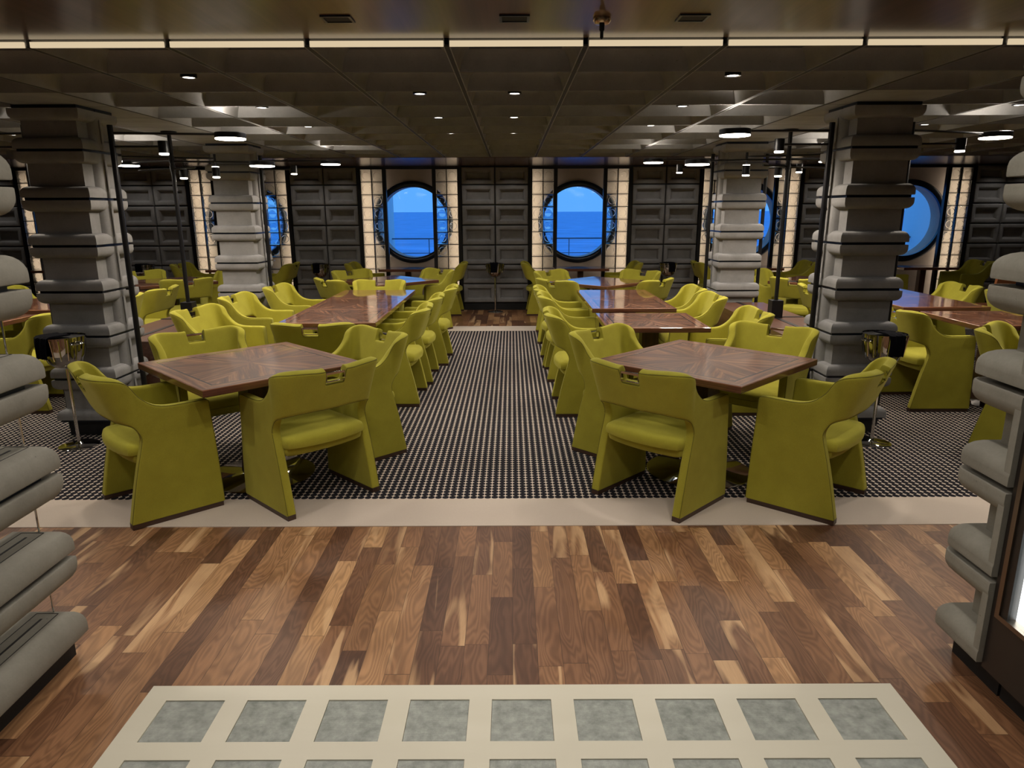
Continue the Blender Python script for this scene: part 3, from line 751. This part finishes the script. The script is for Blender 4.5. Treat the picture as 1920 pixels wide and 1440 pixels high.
# ---------------------------------------------------------------- chair
def interp(pts, z):
    for (a, b), (c, d) in zip(pts, pts[1:]):
        if z <= c: return b + (d - b) * (z - a) / (c - a) if c != a else d
    return pts[-1][1]
def make_shell():
    bm = bmesh.new()
    HX = .31
    yr = [(0, -.252), (.2, -.212), (.37, -.172), (.465, -.143), (.5, -.139)]
    yf = [(0, .256), (.3, .244), (.5, .233), (.6, .226)]
    zr = [.026, .034, .10, .18, .26, .34, .42, .47, .50]; m = 7
    grid = []
    for z in zr:
        a, b = interp(yr, z), interp(yf, z)
        fr = [0, .03] + [i / (m - 3) for i in range(1, m - 3)] + [.97, 1]
        grid.append([bm.verts.new((HX - max(0, .02 * (z - .30)) , a + (b - a) * f, z)) for f in fr])
    top = [(-.139, .740), (-.128, .722), (-.070, .668), (-.005, .652), (.08, .650), (.205, .655), (.226, .648)]
    nc = len(grid[0])
    top = top[:nc] if len(top) >= nc else top
    k = 4; prev = grid[-1]; rows = [prev]
    base = [v.co.copy() for v in prev]
    for r in range(1, k + 1):
        f = r / k; row = []
        for i in range(nc):
            ty, tz = top[i]; b = base[i]
            row.append(bm.verts.new((HX - .004, b.y + (ty - b.y) * f, b.z + (tz - b.z) * f)))
        rows.append(row)
    full = grid + rows[1:]
    for a, b in zip(full, full[1:]):
        for i in range(nc - 1): bm.faces.new((a[i], a[i + 1], b[i + 1], b[i]))
    sec0 = [rows[r][0] for r in range(k + 1)]   # bottom to top at the rear of the arm
    rad = .085; cx, cy = HX - .004 - rad, -.168
    secs = [((HX - .004, -.158), (1, 0), .540, .772, 0.0), ((HX - .004, -.174), (1, 0), .560, .802, .15)]
    for a, zl, zh, w in ((22, .574, .828, .45), (45, .582, .840, .75), (68, .587, .843, .95), (90, .59, .842, 1.0)):
        secs.append(((cx + rad * cos(R(a)), cy - rad * sin(R(a))), (cos(R(a)), -sin(R(a))), zl, zh, w))
    for x, zh in ((.165, .836), (.11, .830), (.078, .830), (.068, .832), (.064, .828), (.061, .758), (.057, .750), (.040, .750), (0, .750)):
        secs.append(((x, -.253 - .012 * (1 - (x / .2) ** 2)), (0, -1), .59, zh, 1.0))
    last = sec0
    for (p, nrm, zl, zh, w) in secs:
        cur = []
        for r in range(k + 1):
            z = zl + (zh - zl) * r / k
            off = .37 * (z - .60) * w
            cur.append(bm.verts.new((p[0] + nrm[0] * off, p[1] + nrm[1] * off, z)))
        for r in range(k): bm.faces.new((cur[r], last[r], last[r + 1], cur[r + 1]))
        last = cur
    geom = bm.verts[:] + bm.edges[:] + bm.faces[:]
    bmesh.ops.mirror(bm, geom=geom, axis='X', merge_dist=1e-4)
    bmesh.ops.remove_doubles(bm, verts=bm.verts, dist=1e-4)
    bmesh.ops.recalc_face_normals(bm, faces=bm.faces)
    # make normals point away from the seat
    bm.faces.ensure_lookup_table()
    f0 = max(bm.faces, key=lambda f: f.calc_center_median().x)
    if f0.normal.x < 0: bmesh.ops.reverse_faces(bm, faces=bm.faces)
    bm.verts.index_update()
    bnd = {}
    for e in bm.edges:
        if len(e.link_faces) == 1:
            a, b = e.verts[0].index, e.verts[1].index
            bnd.setdefault(a, []).append(b); bnd.setdefault(b, []).append(a)
    loop = [min(bnd)]; prev_ = None
    while True:
        nx = [q for q in bnd[loop[-1]] if q != prev_]
        prev_ = loop[-1]
        if nx[0] == loop[0] or (len(loop) > 2 and loop[0] in nx): break
        loop.append(nx[0])
    me = bpy.data.meshes.new('shell0'); bm.to_mesh(me); bm.free()
    o = bpy.data.objects.new('shell0', me); C.objects.link(o)
    so = o.modifiers.new('s', 'SOLIDIFY'); so.thickness = .054; so.offset = -1; so.use_even_offset = True; so.edge_crease_outer = .38; so.edge_crease_inner = .35
    ss = o.modifiers.new('u', 'SUBSURF'); ss.levels = 2; ss.render_levels = 2
    dg = bpy.context.evaluated_depsgraph_get(); dg.update()
    ev = bpy.data.meshes.new_from_object(o.evaluated_get(dg)); ev.name = 'shell'
    bpy.data.objects.remove(o); ev.materials.clear(); ev.materials.append(FELT)
    for p in ev.polygons: p.use_smooth = True
    pts = [(ev.vertices[i].co + ev.vertices[i].normal * -.0002).copy() for i in loop]
    return ev, pts
def seat_outline(hw=.262, yf=.262, yb=-.250, n=14):
    pts = [(-hw + .02, yf), (0, yf + .006), (hw - .02, yf), (hw, yf - .02), (hw, .1), (hw, -.13)]
    for i in range(1, n):
        a = i / n * pi
        c_ = cos(a); x_ = hw * abs(c_) ** .62 * (1 if c_ > 0 else -1)
        pts.append((x_, -.14 + (yb + .14) * (.55 * min(1, sin(a) * 2.2) ** .7 + .45 * (1 - (x_ / hw) ** 2))))
    pts += [(-hw, -.13), (-hw, .1), (-hw, yf - .02)]
    return pts
def make_chair():
    t = empty('dining_chair', (0, 0, 0))
    sm_, pts = make_shell()
    sh = bpy.data.objects.new('shell', sm_); C.objects.link(sh); sh.parent = t
    cv = []; n_ = len(pts)
    for i in range(n_):
        p0, p1, p2, p3 = pts[i - 1], pts[i], pts[(i + 1) % n_], pts[(i + 2) % n_]
        for q in range(3):
            u = q / 3
            cv.append(.5 * ((2 * p1) + (p2 - p0) * u + (2 * p0 - 5 * p1 + 4 * p2 - p3) * u * u + (3 * p1 - p0 - 3 * p2 + p3) * u ** 3))
    cv = [c for c in cv if c.z > .03]
    k0 = max(range(len(cv)), key=lambda i: (cv[i] - cv[i - 1]).length)
    cv = cv[k0:] + cv[:k0]
    segs = [[cv[0]]]
    for c in cv[1:]:
        if (c - segs[-1][-1]).length > .12: segs.append([c])
        else: segs[-1].append(c)
    pm = MB()
    for sg in segs:
        if len(sg) > 3: pm.tube(sg, .0022, 4)
    pm.build('piping', PIPE, sh)
    ol = seat_outline()
    def ring(s, z): return [(x * s, y * s, z) for x, y in ol]
    MB().rings([ring(.93, .392), ring(.985, .396), ring(1.0, .410), ring(1.0, .426), ring(.98, .442), ring(.92, .455), ring(.7, .465), ring(.4, .470), ring(.1, .471)], True, True).build('seat_cushion', FELT, t)
    ob = seat_outline(yb=-.215)
    rb_ = lambda s, z: [(x * s, y * s + .004, z) for x, y in ob]
    MB().rings([rb_(.82, .338), rb_(.90, .341), rb_(.965, .352), rb_(.99, .372), rb_(.985, .392), rb_(.93, .394)], True, True).build('seat_base', FELT, t)
    h = MB(); h.box(-.060, .060, -.332, -.312, .806, .818); h.box(-.058, -.055, -.332, -.312, .772, .806); h.box(.055, .058, -.332, -.312, .772, .806); h.box(-.058, .058, -.330, -.316, .764, .767)
    h.build('chrome_handle', CHROME, t, False)
    for s in (-1, 1):
        MB().rectloft(s * .283, 0, [(.0245, .2455, 0), (.0245, .2455, .030)]).build('foot_rail', RAIL_W, t, False)
    return t
proto = make_chair(); ptree = tree_of(proto)
first = [True]
def chair(x, y, ang, label, group):
    o = proto if first[0] else copy_tree(proto, ptree)
    first[0] = False
    o.location = (x, y, .004 if y < 10.3 else 0); o.rotation_euler = (0, 0, R(ang - 90))
    tag(o, label, 'chair', group)
G1 = 'chairs at the front left diagonal table'; G2 = 'chairs at the front right diagonal table'
chair(-2.085, 3.876, 43, 'lime chair at the near left side of the left front table, beside the screen', G1)
chair(-1.21, 3.98, 136, 'lime chair with back to viewer at the near right side of the left front table', G1)
chair(-1.143, 4.775, 225, 'lime chair at the far right side of the left front table, beside the aisle', G1)
chair(-2.084, 4.754, 312, 'lime chair facing the viewer at the far left side of the left front table', G1)
chair(.874, 3.936, 45, 'lime chair with back to viewer at the near left side of the right front table', G2)
chair(1.77, 3.904, 138.5, 'lime chair at the near right side of the right front table, by the bowl stand', G2)
chair(.82, 4.81, 315, 'lime chair at the far left side of the right front table, beside the aisle', G2)
chair(1.76, 4.90, 228, 'lime chair facing the viewer at the far right side of the right front table', G2)
G3 = 'chairs along the left row table'
chair(-1.53, 5.566, 90, 'lime chair with back to viewer at the near end of the left table row', G3)
chair(-1.63, 8.42, 270, 'lime chair facing the viewer at the far end of the left table row', G3)
for y, x, nm in ((6.23, -1.06, 'nearest'), (7.04, -1.03, 'second'), (7.9, -.95, 'farthest')):
    chair(x, y, 180, 'lime chair on the aisle side of the left table row, %s of three' % nm, G3)
for y, x, a, nm in ((6.13, -2.55, -12, 'nearest'), (7.16, -2.575, -4, 'middle'), (8.08, -2.45, -4, 'farthest')):
    chair(x, y, a, 'lime chair on the column side of the left table row, %s of three' % nm, G3)
G4 = 'chairs along the right row tables'
for y, x, nm in ((5.90, .61, 'nearest'), (7.13, .60, 'middle'), (7.77, .58, 'farthest')):
    chair(x, y, 0, 'lime chair on the aisle side of the right table row, %s of three' % nm, G4)
for y, x, a, nm in ((5.92, 1.82, 180, 'nearest'), (7.06, 1.78, 180, 'middle'), (7.79, 1.78, 180, 'farthest')):
    chair(x, y, a, 'lime chair on the column side of the right table row, %s of three' % nm, G4)
G5 = 'chairs at the far diagonal tables'
for x, y, a, l in ((-2.12, 9.04, 45, 'near left side of the far left diagonal table'), (-2.15, 10.05, 315, 'far left side of the far left diagonal table'),
                   (-1.25, 10.16, 225, 'far right side of the far left diagonal table'),
                   (.72, 8.86, 45, 'near left side of the far right diagonal table'), (.73, 9.86, 315, 'far left side of the far right diagonal table'),
                   (1.62, 8.86, 135, 'near right side of the far right diagonal table'), (1.66, 9.82, 225, 'far right side of the far right diagonal table'),
                   (-4.30, 9.18, 128, 'near right side of the outer left diagonal table'), (-4.28, 10.06, 225, 'far right side of the outer left diagonal table'),
                   (-5.20, 10.06, 315, 'far left side of the outer left diagonal table'),
                   (3.70, 8.96, 50, 'near left side of the outer right diagonal table'), (3.68, 9.86, 315, 'far left side of the outer right diagonal table'),
                   (4.6, 9.88, 225, 'far right side of the outer right diagonal table')):
    chair(x, y, a, 'lime chair at the ' + l, G5)
G6 = 'chairs at the window tables'
for wx, nm, w1, w2 in ((-4.565, 'second', 1, 1), (-1.73, 'third', 1, 1), (1.15, 'fourth', 1, 1), (4.015, 'fifth', 1, 1), (6.875, 'sixth', 1, 1)):
    chair(wx - .66, 11.72, 0, 'lime chair left of the small table under the %s round window from the left' % nm, G6)
    chair(wx + .66, 11.72, 180, 'lime chair right of the small table under the %s round window from the left' % nm, G6)
G7 = 'chairs at the outer tables'
for y, nm in ((6.05, 'near'), (7.12, 'middle'), (7.92, 'far')):
    chair(-4.20, y, 180, 'lime chair on the column side of the outer left tables, %s one' % nm, G7)
    chair(-5.48, y, 0, 'lime chair on the outer side of the outer left tables, %s one' % nm, G7)
    if nm != 'middle': chair(4.86, y + .05, 180, 'lime chair on the outer side of the outer right tables, %s one' % nm, G7)
for y, nm in ((6.02, 'near'), (7.10, 'middle'), (7.86, 'far')):
    chair(3.63, y, 0, 'lime chair on the column side of the outer right tables, %s one' % nm, G7)
chair(3.70, 4.86, 315, 'lime chair partly hidden behind the right end column', G7)
chair(-4.05, 4.75, 225, 'lime chair partly hidden behind the left openwork screen', G7)
chair(5.33, 7.15, 0, 'lime chair at the far right edge beyond the outer right tables', G7)

# tan leather chairs
def tan_chair(x, y, a, label):
    t = empty('leather_chair', (x, y, .004), R(a - 90)); tag(t, label, 'chair', 'tan leather chairs at the sides')
    b = MB(); b.rings([[(-.22, -.22 + dy, .47), (.22, -.22 + dy, .47), (.22, -.28 + dy, .86), (-.22, -.28 + dy, .86)] for dy in (0, -.035)]); b.build('backrest', TAN, t, False)
    MB().rectloft(0, 0, [(.22, .21, .42), (.23, .22, .43), (.23, .22, .46), (.22, .21, .47)]).build('seat', TAN, t, False)
    for sx in (-1, 1):
        for sy in (-1, 1): MB().tube([(sx * .21, sy * .2, 0), (sx * .21, sy * .2, .43)], .011).build('leg', CHROME, t)
        MB().tube([(sx * .21, -.2, .43), (sx * .23, -.25, .50)], .011).build('back_support', CHROME, t)
tan_chair(6.15, 9.0, 100, 'tan leather chair with square back beyond the outer right tables')
tan_chair(6.75, 9.1, 80, 'tan leather chair nearest the right foreground column edge')
tan_chair(-6.75, 9.2, 70, 'tan leather chair glimpsed beyond the outer left tables')

# ---------------------------------------------------------------- bowl stands with black cloths
def stand(x, y, rz, label, clabel, z=0.0):
    t = empty('bowl_stand', (x, y, z), rz); tag(t, label, 'bowl stand', 'polished bowl stands')
    MB().lathe([(.135, 0), (.135, .006), (.12, .012), (.03, .018), (.018, .03)], 32).build('foot', CHROME, t)
    MB().tube([(0, 0, .02), (0, 0, .58)], .012, 12).build('pole', CHROME, t)
    MB().lathe([(.02, .59), (.075, .60), (.112, .635), (.133, .69), (.142, .76), (.150, .82), (.144, .82), (.137, .76), (.127, .69), (.108, .642), (.07, .61), (.02, .60)], 40).build('bowl', SMOKE, t)
    MB().lathe([(.138, .81), (.138, .80), (.125, .79)], 24).build('bowl_lining', BLACKM, t)
    for s in (-1, 1):
        pts = [(s * (.146 + .02 * sin(a)), .05 * cos(a), .775 + .03 * sin(a) * 0) for a in [i / 10 * pi for i in range(11)]]
        MB().tube(pts, .006).build('handle', CHROME, t)
        for q in range(4): 
            a = s * (.4 + q * .35); MB().tube([(.130 * sin(a), -.130 * cos(a), .66), (.153 * sin(a), -.153 * cos(a), .81)], .005).build('rib', CHROME, t)
    # folded cloth over the rim
    c = MB(); path = [(.02, .835), (-.10, .838), (-.135, .836), (-.158, .826), (-.166, .79), (-.166, .73), (-.162, .68)]
    rs = []
    for i, (yy, zz) in enumerate(path):
        w0, w1 = -.075 - .006 * sin(i), .055 - .003 * i
        rs.append([(w0 + (w1 - w0) * k / 8, yy + .006 * sin(k * 1.7 + i * .4), zz + .003 * cos(k * 2.1)) for k in range(9)])
    n0 = len(c.v)
    top = [[(a, b - .0, cc) for a, b, cc in r] for r in rs]
    bot = [[(a, b + (.008 if i > 2 else 0), cc - (.010 if i <= 2 else 0)) for a, b, cc in r] for i, r in enumerate(rs)]
    c.rings([t_ + list(reversed(b_)) for t_, b_ in zip(top, bot)])
    o = c.build('folded_cloth', CLOTH); o.location = (x, y, z); o.rotation_euler = (0, 0, rz)
    tag(o, clabel, 'cloth', 'black folded cloths over the bowl stands')
stand(-3.20, 4.91, R(-22), 'polished bowl stand in front of the near left column', 'black folded cloth over the bowl at the near left column', .004)
stand(2.655, 4.91, R(10), 'polished bowl stand in front of the near right column', 'black folded cloth over the bowl at the near right column', .004)
stand(-.28, 11.86, 0, 'polished bowl stand at the wall in the middle of the aisle end', 'black folded cloth over the bowl at the end of the aisle')
stand(-3.20, 11.86, R(-10), 'polished bowl stand at the wall between second and third round windows', 'black folded cloth over the bowl left of the third window')
stand(-6.15, 11.86, R(-10), 'polished bowl stand at the wall between first and second round windows', 'black folded cloth over the bowl left of the second window')
stand(2.62, 11.86, R(20), 'polished bowl stand at the wall between fourth and fifth round windows', 'black folded cloth over the bowl right of the fourth window')
